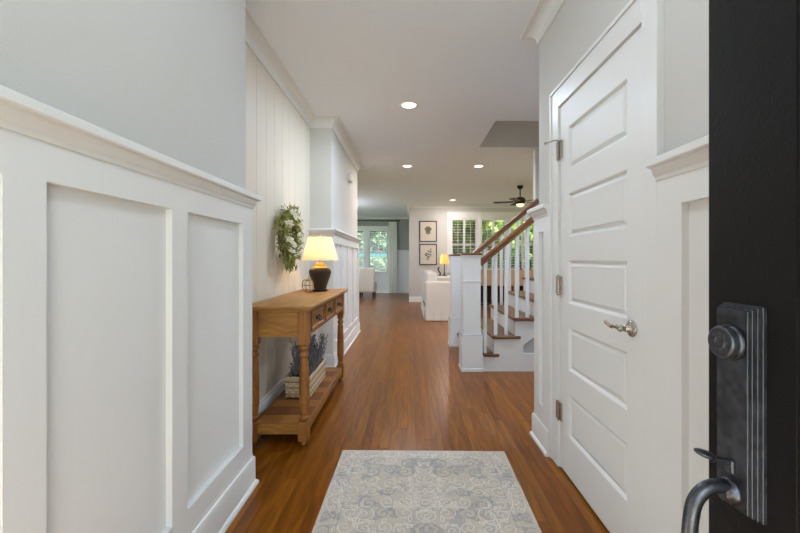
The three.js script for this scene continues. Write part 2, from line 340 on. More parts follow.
tag(mesh('trim_3', sweep(CROWN, [[-5, 13.6], [0, 13.6], [0, 10.7], [6, 10.7]]), M.trim), 'white crown moulding on the far dining and living walls', 'crown moulding', null, S);
tag(mesh('trim_4', sweep(RAIL, [[LW, -0.5], [LW, 1.99], [NW, 1.99]]), M.trim), 'white ledge cap on the near left wainscot', 'chair rail', null, S);
tag(mesh('trim_5', sweep(RAIL, [[NW, 4.2], [LW, 4.2], [LW, 6.3], [-2, 6.3]]), M.trim), 'white ledge cap on the wainscot beyond the table lamp', 'chair rail', null, S);
tag(mesh('trim_6', sweep(RAIL, [[3, 2.56], [RW, 2.56], [RW, 2.304]]), M.trim), 'short white ledge cap between closet door and stairs', 'chair rail', null, S);
tag(mesh('trim_7', sweep(RAIL, [[RW, 1.304], [RW, -0.5]]), M.trim), 'white ledge cap between closet door and black front door', 'chair rail', null, S);
tag(mesh('trim_8', sweep(RAIL, [[-0.66, 13.6], [0, 13.6]]), M.trim), 'white ledge cap on the far dining room wainscot', 'chair rail', null, S);

// closet door casing
{
  const t = thing('trim_9', 'white flat casing with raised outer edge around the closet door', 'door casing', [0, 0, 0], null, S);
  const f = RW - 0.018, bb = RW - 0.026;
  mesh('side_casing', [B(f, RW, 0, 2.163, 1.306, 1.405, 0.002), B(bb, RW, 0, 2.165, 1.304, 1.322, 0.002)], M.trim, t);
  mesh('side_casing', [B(f, RW, 0, 2.163, 2.193, 2.3, 0.002), B(bb, RW, 0, 2.165, 2.284, 2.302, 0.002)], M.trim, t);
  mesh('head_casing', [B(f, RW, 2.047, 2.165, 1.405, 2.193, 0.002), B(bb, RW, 2.147, 2.165, 1.32, 2.286, 0.002)], M.trim, t);
  mesh('jamb', [B(RW - 0.002, 1.0, 0, 2.05, 1.395, 1.412), B(RW - 0.002, 1.0, 0, 2.05, 2.185, 2.203), B(RW - 0.002, 1.0, 2.04, 2.055, 1.395, 2.203), B(RW + 0.045, RW + 0.06, 0, 2.05, 1.412, 1.424), B(RW + 0.045, RW + 0.06, 0, 2.05, 2.173, 2.185)], M.trim, t);
}
// closet door: five recessed panels
{
  const dr = thing('door_1', 'white five-panel closet door with satin nickel lever handle', 'door', [0, 0, 0], null, S);
  const F = 0.858, d0 = 1.416, d1 = 2.181, p0 = 1.513, p1 = 2.075, tops = [0, 1, 2, 3, 4].map(k => 1.897 - 0.36 * k), ph = 0.235;
  mesh('stile', B(F, F + 0.035, 0.014, 2.036, d0, p0), M.doorWhite, dr);
  mesh('stile', B(F, F + 0.035, 0.014, 2.036, p1, d1), M.doorWhite, dr);
  const edges = [2.036, ...tops.flatMap(t => [t, t - ph]), 0.014];
  for (let i = 0; i < edges.length; i += 2) mesh('cross_rail', B(F, F + 0.035, edges[i + 1], edges[i], p0, p1), M.doorWhite, dr);
  const prof = [[0, 0], [0.004, -0.001], [0.012, -0.010], [0.014, -0.013], [0.018, -0.013], [0.034, -0.005], [0.036, -0.005]];
  for (const t of tops) {
    const g = faceLeft(frameGeo(p1 - p0, ph, prof)).translate(F, t - ph / 2, -(p0 + p1) / 2);
    const field = B(F + 0.005, F + 0.03, t - ph + 0.035, t - 0.035, p0 + 0.035, p1 - 0.035);
    mesh('door_panel', [g, field], M.doorWhite, dr);
  }
  const hy = 0.915, hd = 1.478;
  const rose = lathe([[0, 0], [0.031, 0], [0.033, 0.003], [0.031, 0.008], [0.024, 0.012], [0.014, 0.014], [0.012, 0.03], [0.0, 0.03]], 32).rotateZ(Math.PI / 2).translate(F, hy, -hd);
  const h = mesh('lever_handle', rose, M.nickel, dr);
  const lp = [[0.832, 0, 0], [0.815, 0.001, 0], [0.807, 0.003, 0.012], [0.805, 0.005, 0.03], [0.806, -0.001, 0.055], [0.808, 0.002, 0.085], [0.808, 0.008, 0.105], [0.810, 0.009, 0.112]].map(([x, y, d]) => V(x, hy + y, hd + d));
  const lv = tube(lp, 0.0085, 40, 10);
  { const p = lv.attributes.position; for (let i = 0; i < p.count; i++) { const d = -p.getZ(i) - hd, k = d > 0.02 ? 1 - 0.5 * (d - 0.02) / 0.09 : 1; p.setX(i, 0.808 + (p.getX(i) - 0.808) * (d > 0.015 ? k : 1)); } lv.computeVertexNormals(); }
  mesh('lever', [lv, new THREE.SphereGeometry(0.013, 16, 12).translate(0.812, hy, -hd)], M.nickel, h);
  for (const [y, stop] of [[1.80, 1], [1.035, 0], [0.324, 0]]) {
    const hg = mesh('hinge', [cyl(0.006, 0.006, 0.1, 12).translate(0.846, y, -2.184), new THREE.SphereGeometry(0.007, 10, 8).translate(0.846, y + 0.053, -2.184), new THREE.SphereGeometry(0.006, 10, 8).translate(0.846, y - 0.053, -2.184), B(0.849, 0.857, y - 0.05, y + 0.05, 2.15, 2.186), B(0.845, 0.8475, y - 0.05, y + 0.05, 2.186, 2.215)], M.nickel, dr);
    if (stop) mesh('pin_stop', [tube([V(0.846, y + 0.056, 2.184), V(0.825, y + 0.058, 2.2), V(0.79, y + 0.05, 2.22)], 0.004, 12, 8), cyl(0.008, 0.008, 0.012, 12).rotateZ(Math.PI / 2).translate(0.788, y + 0.05, -2.22)], M.nickel, hg);
  }
}
// front door, standing open against the right side
{
  const dr = thing('door_2', 'black front door standing open at right with dark bronze handleset', 'door', [0, 0, 0], null, S);
  const F = 0.40, K = 0.445;
  mesh('lock_stile', B(F, K, 0.012, 2.05, 0.396, 0.515, 0.002), M.blackDoor, dr);
  mesh('hinge_stile', B(F, K, 0.012, 2.05, -0.41, -0.29, 0.002), M.blackDoor, dr);
  mesh('cross_rail', B(F, K, 1.93, 2.05, -0.29, 0.396), M.blackDoor, dr);
  mesh('cross_rail', B(F, K, 0.75, 0.92, -0.29, 0.396), M.blackDoor, dr);
  mesh('cross_rail', B(F, K, 0.012, 0.25, -0.29, 0.396), M.blackDoor, dr);
  for (const [y0, y1] of [[0.25, 0.75], [0.92, 1.93]]) mesh('door_panel', [B(F + 0.012, K - 0.012, y0, y1, -0.29, 0.396), faceLeft(frameGeo(0.686, y1 - y0, [[0, -0.004], [0.004, 0.003], [0.012, 0.003], [0.02, -0.006], [0.03, -0.012]])).translate(F, (y0 + y1) / 2, -0.053)], M.blackDoor, dr);
  const c = 0.4575, y0 = 0.883, y1 = 1.1264, steps = [[0, 0.0045], [0.0018, 0.009], [0.0036, 0.0135], [0.0056, 0.017]];
  const plate = mesh('handle_plate', steps.map(([i, t]) => B(F - t, F + 0.001, y0 + i, y1 - i, 0.430 + i, 0.485 - i, 0.0009)), M.bronze, dr);
  const P = F - 0.017, ax = (pts, y) => lathe(pts, 40).rotateZ(Math.PI / 2).translate(P, y, -c);
  const db = mesh('deadbolt', ax([[0, 0], [0.021, 0], [0.0212, 0.002], [0.02, 0.0055], [0.0192, 0.006], [0.019, 0.012], [0.0178, 0.0142], [0.0155, 0.0145], [0.0145, 0.0136], [0.008, 0.0136], [0.008, 0.0152], [0.0062, 0.0152], [0.0055, 0.0135], [0, 0.0135]], 1.082), M.bronze, plate);
  db.userData.label = 'round keyed deadbolt cylinder';
  mesh('thumb_latch', [tube([V(P, 0.939, c), V(0.372, 0.941, c), V(0.36, 0.944, c)], 0.004, 10, 8), new THREE.SphereGeometry(1, 24, 14).scale(0.0125, 0.004, 0.0105).rotateZ(-0.3).translate(0.352, 0.949, -c), B(0.379, P + 0.001, 0.927, 0.943, c - 0.006, c + 0.006, 0.002)], M.bronze, plate);
  const gp = [[P + 0.004, 0.905], [0.372, 0.911], [0.354, 0.908], [0.341, 0.895], [0.335, 0.872], [0.333, 0.82], [0.336, 0.77], [0.347, 0.725], [0.366, 0.703], [0.398, 0.698]].map(([x, y]) => V(x, y, c));
  const g = tube(gp, 0.0082, 60, 14);
  mesh('grip', [g, lathe([[0, -0.003], [0.015, -0.003], [0.015, 0.003], [0.011, 0.006], [0.009, 0.012], [0, 0.012]], 24).rotateZ(Math.PI / 2).translate(P, 0.905, -c), lathe([[0, 0], [0.022, 0], [0.022, 0.004], [0.014, 0.009], [0, 0.009]], 24).rotateZ(Math.PI / 2).translate(F, 0.698, -c)], M.bronze, plate);
  for (const y of [0.3, 1.05, 1.8]) mesh('hinge', cyl(0.008, 0.008, 0.1, 12).translate(K + 0.004, y, 0.415), M.bronze, dr);
}
// windows
function louvres(parent, x0, x1, y0, y1, D, step, tilt, mat) {
  const n = Math.floor((y1 - y0) / step), g = new RoundedBoxGeometry(x1 - x0, 0.008, 0.062, 2, 0.003);
  for (let i = 0; i < n; i++) { const m = mesh('slat', g, mat, parent); m.position.set((x0 + x1) / 2, y0 + (i + 0.5) * (y1 - y0) / n, -D); m.rotation.x = tilt; }
}
{
  const w = thing('window_1', 'white double window with blinds at the end of the dining room', 'window', [0, 0, 0], null, S);
  const y0 = 0.74, y1 = 2.24, D = 13.6;
  mesh('casing', [B(-2.36, -0.64, 2.24, 2.36, D - 0.02, D), B(-2.36, -2.25, 0.72, 2.24, D - 0.02, D), B(-0.75, -0.64, 0.72, 2.24, D - 0.02, D), B(-2.4, -0.6, 0.69, 0.73, D - 0.05, D), B(-2.36, -0.64, 0.6, 0.69, D - 0.018, D)], M.trim, w);
  for (const [x0, x1] of [[-2.25, -1.575], [-1.43, -0.755]]) {
    const f = mesh('sash', [B(x0, x0 + 0.045, y0, y1, D + 0.06, D + 0.1), B(x1 - 0.045, x1, y0, y1, D + 0.06, D + 0.1), B(x0, x1, y0, y0 + 0.06, D + 0.06, D + 0.1), B(x0, x1, y1 - 0.05, y1, D + 0.06, D + 0.1), B(x0, x1, 1.42, 1.475, D + 0.06, D + 0.1), B((x0 + x1) / 2 - 0.012, (x0 + x1) / 2 + 0.012, y0, y1, D + 0.065, D + 0.095)], M.trim, w);
    mesh('pane', B(x0 + 0.04, x1 - 0.04, y0 + 0.05, y1 - 0.04, D + 0.079, D + 0.082), M.glass, f);
    const bl = mesh('blind', B(x0 + 0.01, x1 - 0.01, y1 - 0.05, y1, D + 0.0, D + 0.055), M.trim, w);
    const n = 20, g = new THREE.BoxGeometry(x1 - x0 - 0.03, 0.004, 0.05);
    for (let i = 0; i < n; i++) { const m = mesh('slat', g, M.trim, bl); m.position.set((x0 + x1) / 2, y0 + 0.03 + i * (y1 - y0 - 0.08) / n, -D - 0.028); m.rotation.x = 0.45; }
  }
  mesh('mullion', B(-1.575, -1.43, 0.72, 2.24, D - 0.015, D + 0.1), M.trim, w);
}
{
  const D = 10.7;
  const c = thing('trim_10', 'white flat casing around the row of shuttered living room windows', 'window casing', [0, 0, 0], null, S);
  mesh('head_casing', B(1.06, 3.63, 2.33, 2.5, D - 0.025, D), M.trim, c);
  for (const [a, b] of [[1.06, 1.18], [1.89, 2.0], [2.695, 2.81], [3.51, 3.63]]) mesh('side_casing', B(a, b, 0.86, 2.33, D - 0.022, D), M.trim, c);
  mesh('sill', B(1.03, 3.66, 0.82, 0.86, D - 0.06, D), M.trim, c);
  [[1.18, 1.89, 'left living room window with white plantation shutters, above the white newel posts'], [2.0, 2.695, 'middle living room window with white plantation shutters behind the handrails'], [2.81, 3.51, 'right living room window with white plantation shutters, under the ceiling fan']].forEach(([a, b, label], i) => {
    const w = thing('window_' + (i + 2), label, 'window', [0, 0, 0], null, S);
    mesh('pane', B(a, b, 0.87, 2.33, D + 0.1, D + 0.104), M.glass, w);
    mesh('sash_bar', [B(a, b, 1.58, 1.62, D + 0.09, D + 0.115), B(a, a + 0.03, 0.87, 2.33, D + 0.09, D + 0.115), B(b - 0.03, b, 0.87, 2.33, D + 0.09, D + 0.115)], M.trim, w);
    const m = (a + b) / 2;
    for (const [p, q] of [[a, m], [m, b]]) {
      const s = mesh('shutter', [B(p + 0.003, p + 0.03, 0.87, 2.33, D + 0.005, D + 0.035), B(q - 0.03, q - 0.003, 0.87, 2.33, D + 0.005, D + 0.035), B(p + 0.03, q - 0.03, 0.87, 0.93, D + 0.005, D + 0.035), B(p + 0.03, q - 0.03, 2.27, 2.33, D + 0.005, D + 0.035), B((p + q) / 2 - 0.006, (p + q) / 2 + 0.006, 0.97, 2.22, D - 0.018, D - 0.008)], M.trim, w);
      louvres(s, p + 0.031, q - 0.031, 0.93, 2.27, D + 0.02, 0.072, 0.05, M.trim);
    }
  });
}
for (const [n, x, a, b, label] of [[5, -5.07, 7.2, 9.6, 'dining room side window nearest the hall'], [6, -5.07, 10.4, 12.8, 'dining room side window in the far corner'], [7, 6.06, 6.3, 9.5, 'living room side window beyond the stairs']]) {
  const w = thing('window_' + n, label, 'window', [0, 0, 0], null, S);
  mesh('sash', [B(x - 0.03, x + 0.03, 0.7, 0.76, a, b), B(x - 0.03, x + 0.03, 2.24, 2.3, a, b), B(x - 0.03, x + 0.03, 0.7, 2.3, a, a + 0.06), B(x - 0.03, x + 0.03, 0.7, 2.3, b - 0.06, b), B(x - 0.03, x + 0.03, 0.7, 2.3, (a + b) / 2 - 0.05, (a + b) / 2 + 0.05)], M.trim, w);
  mesh('pane', B(x - 0.002, x + 0.002, 0.75, 2.25, a + 0.05, b - 0.05), M.glass, w);
}

// ================================================================ staircase
{
  const s = thing('staircase', 'white staircase with brown treads, square balusters and box newel posts', 'staircase');
  const x1 = 0.647, run = 0.225, rise = 0.188, N = 15, dN = 4.06, dF = 5.29;
  for (let k = 1; k <= N; k++) {
    const x = x1 + run * (k - 1), y = rise * k;
    mesh('tread', [B(x, x + run + 0.03, y - 0.028, y, k === 1 ? dN + 0.05 : dN - 0.03, dF, 0.006, 2, [k * 0.37, k * 0.23]), B(k === 1 ? 0.785 : x, x + run + 0.075, y - 0.028, y, dN - 0.034, dN - 0.002, 0.006, 0, [k * 0.3, 0])], M.tread, s);
    mesh('riser', B(x + 0.022, x + 0.04, y - rise, y - 0.028, dN + 0.001, dF - 0.001), M.trim, s);
  }
  const sh = new THREE.Shape(); sh.moveTo(x1 + 0.022, 0);
  for (let k = 1; k <= N; k++) { const x = x1 + 0.022 + run * (k - 1); sh.lineTo(x, rise * k - 0.028); sh.lineTo(x + run, rise * k - 0.028); }
  sh.lineTo(x1 + 0.022 + run * N, 0); sh.closePath();
  const hole = new THREE.Path(); hole.moveTo(1.205, 0.19); hole.lineTo(1.205, 0.275); hole.lineTo(3.6, 0.275 + 0.76 * 2.395); hole.lineTo(3.6, 0.19); hole.closePath(); sh.holes.push(hole);
  for (const d of [dN + 0.02, dF]) mesh('stringer', new THREE.ExtrudeGeometry(sh, { depth: 0.02, bevelEnabled: false }).translate(0, 0, -d), M.trim, s);
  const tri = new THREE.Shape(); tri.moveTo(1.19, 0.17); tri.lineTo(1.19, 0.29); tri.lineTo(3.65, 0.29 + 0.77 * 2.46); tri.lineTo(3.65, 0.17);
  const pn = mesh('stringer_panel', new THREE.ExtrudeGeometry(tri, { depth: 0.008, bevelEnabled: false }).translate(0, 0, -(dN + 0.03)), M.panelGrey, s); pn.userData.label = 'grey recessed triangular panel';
  const slope = 0.84, railY = (x) => 1.145 + slope * (x - 0.765);
  for (const [dc, db] of [[4.155, 4.1], [5.305, 5.25]]) {
    // newel
    const X = 0.665, b = 0.117, w = 0.092;
    const nw = mesh('newel_post', [B(X - b, X + b, 0, 0.035, dc - b, dc + b, 0.003), B(X - b + 0.006, X + b - 0.006, 0.03, 0.385, dc - b + 0.006, dc + b - 0.006, 0.003),
      lathe([[0, 0.385], [(b - 0.006) * 1.414, 0.385], [w * 1.414, 0.391], [0, 0.391]], 4).rotateY(Math.PI / 4).translate(X, 0, -dc), B(X - w, X + w, 0.38, 1.225, dc - w, dc + w, 0.003),
      B(X - w - 0.004, X + w + 0.004, 0.944, 0.956, dc - w - 0.004, dc + w + 0.004, 0.002), B(X - w - 0.006, X + w + 0.006, 1.2, 1.226, dc - w - 0.006, dc + w + 0.006, 0.003)], M.trim, s);
    mesh('newel_cap', B(X - w - 0.014, X + w + 0.014, 1.226, 1.25, dc - w - 0.014, dc + w + 0.014, 0.006, 0), M.rail, nw);
    // handrail
    const xa = X + w - 0.004, xb = dc < 5 ? 4.0 : 1.76, len = Math.hypot(xb - xa, slope * (xb - xa)), ang = Math.atan(slope);
    const hs = new THREE.Shape(); [[-0.03, -0.03], [0.03, -0.03], [0.03, -0.012], [0.024, -0.004], [0.034, 0.012], [0.03, 0.03], [0.014, 0.038], [-0.014, 0.038], [-0.03, 0.03], [-0.034, 0.012], [-0.024, -0.004], [-0.03, -0.012]].forEach(([u, v], i) => i ? hs.lineTo(u, v) : hs.moveTo(u, v)); hs.closePath();
    const hr = new THREE.ExtrudeGeometry(hs, { depth: len, bevelEnabled: false }).rotateY(Math.PI / 2);
    uvMetres(hr, 0); hr.rotateZ(ang).translate(xa, railY(xa), -db);
    mesh('handrail', hr, M.rail, s);
    for (let j = 0; j < 26; j++) {
      const x = 0.81 + 0.1125 * j; if (x > xb - 0.06) break;
      const k = Math.floor((x - x1) / run) + 1; if (k > N) break;
      const y = rise * k, t = railY(x) - 0.02;
      if (t > CEIL + 0.05 && dc > 5) break;
      mesh('baluster', B(x - 0.0165, x + 0.0165, y - 0.002, t, db - 0.0165, db + 0.0165, 0.002), M.trim, s);
    }
  }
}

// ================================================================ console table and what stands on it
{
  const t = thing('console_table', 'honey pine console table with three drawers and turned legs', 'table');
  const turned = [[0.018, 0.15], [0.02, 0.165], [0.03, 0.172], [0.03, 0.18], [0.02, 0.188], [0.022, 0.196], [0.028, 0.202], [0.022, 0.21], [0.027, 0.222], [0.0315, 0.26], [0.031, 0.42], [0.027, 0.53], [0.02, 0.556], [0.026, 0.562], [0.03, 0.572], [0.026, 0.582], [0.021, 0.592], [0.022, 0.604], [0.03, 0.612], [0.032, 0.622], [0.028, 0.632], [0.02, 0.64], [0.018, 0.65]];
  const foot = [[0, 0], [0.013, 0], [0.02, 0.006], [0.022, 0.014], [0.018, 0.022], [0.02, 0.026], [0.024, 0.032], [0.02, 0.04], [0, 0.04]];
  for (const x of [-0.667, -0.985]) for (const d of [2.448, 3.745]) {
    const r = 0.0325;
    mesh('leg', [B(x - r, x + r, 0.64, 0.858, d - r, d + r, 0.004, 1, [x, d]), lathe(turned, 24).translate(x, 0, -d), B(x - r, x + r, 0.036, 0.158, d - r, d + r, 0.005, 1, [d, x]), lathe(foot, 24).translate(x, 0, -d)], M.pineEdge, t);
  }
  mesh('tabletop', [B(-1.048, -0.6, 0.872, 0.89, 2.375, 3.815, 0.006, 2), B(-1.042, -0.612, 0.858, 0.873, 2.388, 3.803, 0.006, 2)], M.pine, t);
  mesh('end_apron', B(-0.96, -0.69, 0.69, 0.859, 2.432, 2.452, 0.001, 0), M.pine, t);
  mesh('end_apron', B(-0.96, -0.69, 0.69, 0.859, 3.741, 3.761, 0.001, 0), M.pine, t);
  mesh('back_apron', B(-1.005, -0.985, 0.69, 0.859, 2.47, 3.72, 0.001, 2), M.pineDark, t);
  mesh('front_apron', B(-0.672, -0.645, 0.69, 0.859, 2.47, 3.72, 0.001, 2), M.pineEdge, t);
  for (const [a, b] of [[2.52, 2.9], [2.945, 3.275], [3.32, 3.69]]) {
    const w = b - a, h = 0.125, cy = 0.775;
    const dw = mesh('drawer', [B(-0.646, -0.643, cy - h / 2, cy + h / 2, a, b, 0, 2, [a, 0]), faceRight(frameGeo(w, h, [[0, 0], [0, 0.008], [0.006, 0.011], [0.014, 0.009], [0.019, 0.002], [0.02, 0]])).translate(-0.644, cy, -(a + b) / 2)], M.pineEdge, t);
    const m = (a + b) / 2;
    mesh('drawer_pull', [B(-0.643, -0.639, cy - 0.012, cy + 0.018, m - 0.045, m + 0.045, 0.0015), tube([V(-0.64, cy + 0.004, m - 0.036), V(-0.624, cy - 0.004, m - 0.034), V(-0.62, cy - 0.018, m - 0.018), V(-0.62, cy - 0.02, m), V(-0.62, cy - 0.018, m + 0.018), V(-0.624, cy - 0.004, m + 0.034), V(-0.64, cy + 0.004, m + 0.036)], 0.004, 24, 8)], M.iron, dw);
  }
  for (let i = 0; i < 9; i++) { const a = 2.455 + i * (1.283 / 9); mesh('shelf_board', B(-1.0, -0.655, 0.112, 0.132, a + 0.001, a + 1.283 / 9 - 0.001, 0.0015, 0, [i * 0.7, i * 0.3]), i % 2 ? M.pineDark : M.pineEdge, t); }
  mesh('shelf_rail', B(-0.96, -0.69, 0.075, 0.13, 2.432, 2.454, 0.002, 0), M.pine, t);
  mesh('shelf_rail', B(-0.96, -0.69, 0.075, 0.13, 3.739, 3.761, 0.002, 0), M.pine, t);
  mesh('shelf_rail', B(-0.668, -0.648, 0.075, 0.133, 2.48, 3.71, 0.002, 2), M.pineEdge, t);
  mesh('shelf_rail', B(-1.003, -0.985, 0.075, 0.133, 2.48, 3.71, 0.002, 2), M.pineDark, t);
}
function lampLight(x, y, d, power, color, r) {
  const l = new THREE.PointLight(color, power, 0, 2); l.position.set(x, y, -d); l.castShadow = true; l.shadow.radius = r; scene.add(l);
}
{
  const X = -0.818, D = 3.54, Y = 0.89;
  const l = thing('table_lamp', 'lit table lamp with cream tapered shade and dark bronze urn base', 'lamp', [X, Y, D]);
  mesh('foot', lathe([[0, 0], [0.066, 0], [0.07, 0.006], [0.066, 0.014], [0.056, 0.018], [0, 0.018]], 36), M.iron, l);
  const b = mesh('urn_body', lathe([[0.052, 0.018], [0.056, 0.03], [0.07, 0.075], [0.088, 0.125], [0.099, 0.16], [0.101, 0.178], [0.095, 0.195], [0.08, 0.208], [0.064, 0.216]], 40), new THREE.MeshStandardMaterial({ color: 0x4b3f33, roughness: 0.42, metalness: 0.35, bumpMap: peelTex, bumpScale: 0.006 }), l);
  mesh('gilded_neck', lathe([[0.07, 0.214], [0.064, 0.222], [0.052, 0.23], [0.046, 0.238], [0.05, 0.244], [0.042, 0.25], [0.03, 0.258], [0.018, 0.266], [0, 0.268]], 36), M.gold, l);
  mesh('socket', [cyl(0.008, 0.008, 0.06, 12).translate(0, 0.29, 0), cyl(0.018, 0.018, 0.05, 16).translate(0, 0.33, 0)], M.gold, l);
  mesh('bulb', new THREE.SphereGeometry(0.03, 16, 12).translate(0, 0.385, 0), M.bulb, l);
  mesh('lamp_shade', lathe([[0.168, 0.282], [0.15, 0.34], [0.133, 0.4], [0.119, 0.45], [0.108, 0.496]], 48), M.shade, l);
  mesh('finial', [cyl(0.003, 0.003, 0.1, 8).translate(0, 0.46, 0), lathe([[0, 0.5], [0.014, 0.502], [0.008, 0.507], [0.01, 0.513], [0, 0.522]], 16)], M.gold, l);
  lampLight(X, Y + 0.385, D, 0.3, 0xffe4c0, 1.5);
}
{
  const o = thing('gold_ornament', 'small gold wire apple ornament beside the dark table lamp base', 'ornament', [-0.9, 0.89, 3.42]);
  const ribs = [];
  for (let i = 0; i < 8; i++) { const a = i / 8 * Math.PI * 2; ribs.push(tube([0, 1, 2, 3, 4, 5, 6].map(k => { const p = [[0.008, 0.098], [0.03, 0.112], [0.048, 0.085], [0.05, 0.055], [0.042, 0.025], [0.025, 0.006], [0.006, 0.004]][k]; return new THREE.Vector3(Math.cos(a) * p[0], p[1], Math.sin(a) * p[0]); }), 0.0028, 20, 6)); }
  mesh('wire_ribs', ribs, M.gold, o);
  mesh('wire_ring', new THREE.TorusGeometry(0.05, 0.0028, 8, 32).rotateX(Math.PI / 2).translate(0, 0.06, 0), M.gold, o);
  mesh('stem', tube([new THREE.Vector3(0, 0.1, 0), new THREE.Vector3(0.003, 0.125, 0), new THREE.Vector3(0.012, 0.142, 0)], 0.0035, 10, 6), M.gold, o);
  mesh('wire_leaf', new THREE.SphereGeometry(1, 10, 8).scale(0.018, 0.003, 0.008).rotateZ(0.4).translate(0.02, 0.125, 0), M.gold, o);
}
// basket on the shelf, with dried lavender standing in it
{
  const x0 = -0.935, x1 = -0.748, d0 = 2.9, d1 = 3.45, y0 = 0.133, y1 = 0.293, bk = thing('wicker_basket', 'long woven wicker basket on the lower table shelf', 'basket', [(x0 + x1) / 2, y0, (d0 + d1) / 2]);
  const hw = (x1 - x0) / 2, hl = (d1 - d0) / 2, P = 2 * (hw + hl) * 2;
  const at = (s, grow) => { const w = hw * grow, l = hl * grow * 0.99 + hl * 0.01; s = ((s % 1) + 1) % 1 * (4 * (w + l)); if (s < 2 * w) return [-w + s, -l]; s -= 2 * w; if (s < 2 * l) return [w, -l + s]; s -= 2 * l; if (s < 2 * w) return [w - s, l]; s -= 2 * w; return [-w, l - s]; };
  mesh('base', B(-hw * 0.9, hw * 0.9, 0, 0.008, -hl * 0.97, hl * 0.97), M.wickerDark, bk);
  mesh('lining', [B(-hw * 0.92, -hw * 0.9, 0, 0.14, -hl * 0.97, hl * 0.97), B(hw * 0.9, hw * 0.92, 0, 0.14, -hl * 0.97, hl * 0.97), B(-hw * 0.9, hw * 0.9, 0, 0.14, hl * 0.95, hl * 0.97), B(-hw * 0.9, hw * 0.9, 0, 0.14, -hl * 0.97, -hl * 0.95)], M.wickerDark, bk);
  const rows = 9, n = 56;
  for (let r = 0; r < rows; r++) {
    const pts = [];
    for (let i = 0; i < n; i++) { const [x, z] = at(i / n, 0.94 + 0.05 * r / rows), k = ((i + r) % 2 ? 1 : -1) * 0.004; pts.push(new THREE.Vector3(x + k * Math.sign(x) * (Math.abs(x) > hw * 0.9 ? 1 : 0), 0.012 + r * 0.016, z + k * Math.sign(z) * (Math.abs(z) > hl * 0.9 ? 1 : 0))); }
    mesh('wicker_strand', tube(pts, 0.0082, 170, 6, true), r % 3 === 1 ? M.wickerDark : M.wicker, bk);
  }
  const rim = []; for (let i = 0; i < 40; i++) { const [x, z] = at(i / 40, 1.0); rim.push(new THREE.Vector3(x, 0.155, z)); }
  mesh('rim', tube(rim, 0.0095, 160, 8, true), M.wicker, bk);
  const lv = thing('dried_lavender', 'bunch of dried purple-grey lavender standing in the wicker basket', 'dried flowers', [(x0 + x1) / 2, y0 + 0.012, (d0 + d1) / 2]);
  const stems = [], blooms = [];
  for (let i = 0; i < 260; i++) {
    const bx = rr(-0.065, 0.065), bz = rr(-0.25, 0.25), h = rr(0.22, 0.47) * (1 - 0.25 * Math.abs(bz) / 0.25), lx = bx * 1.2 + rr(-0.05, 0.06), lz = bz * 1.05 + rr(-0.06, 0.06);
    const a = new THREE.Vector3(bx * 0.7, 0, bz * 0.75), b = new THREE.Vector3(lx, h, lz), m = a.clone().lerp(b, 0.6).add(new THREE.Vector3(rr(-0.012, 0.012), 0, rr(-0.012, 0.012)));
    stems.push(tube([a, m, b], 0.0016, 5, 3));
    for (let k = 0; k < 9; k++) { const q = a.clone().lerp(b, 0.62 + 0.4 * k / 9).add(new THREE.Vector3(rr(-0.008, 0.008), 0, rr(-0.008, 0.008))); blooms.push(new THREE.OctahedronGeometry(rr(0.004, 0.0075)).scale(1, 1.5, 1).translate(q.x, q.y, q.z)); }
  }
  mesh('stems', stems, M.lavenderStem, lv).userData.kind = 'stuff';
  mesh('blooms', blooms, M.lavender, lv).userData.kind = 'stuff';
}
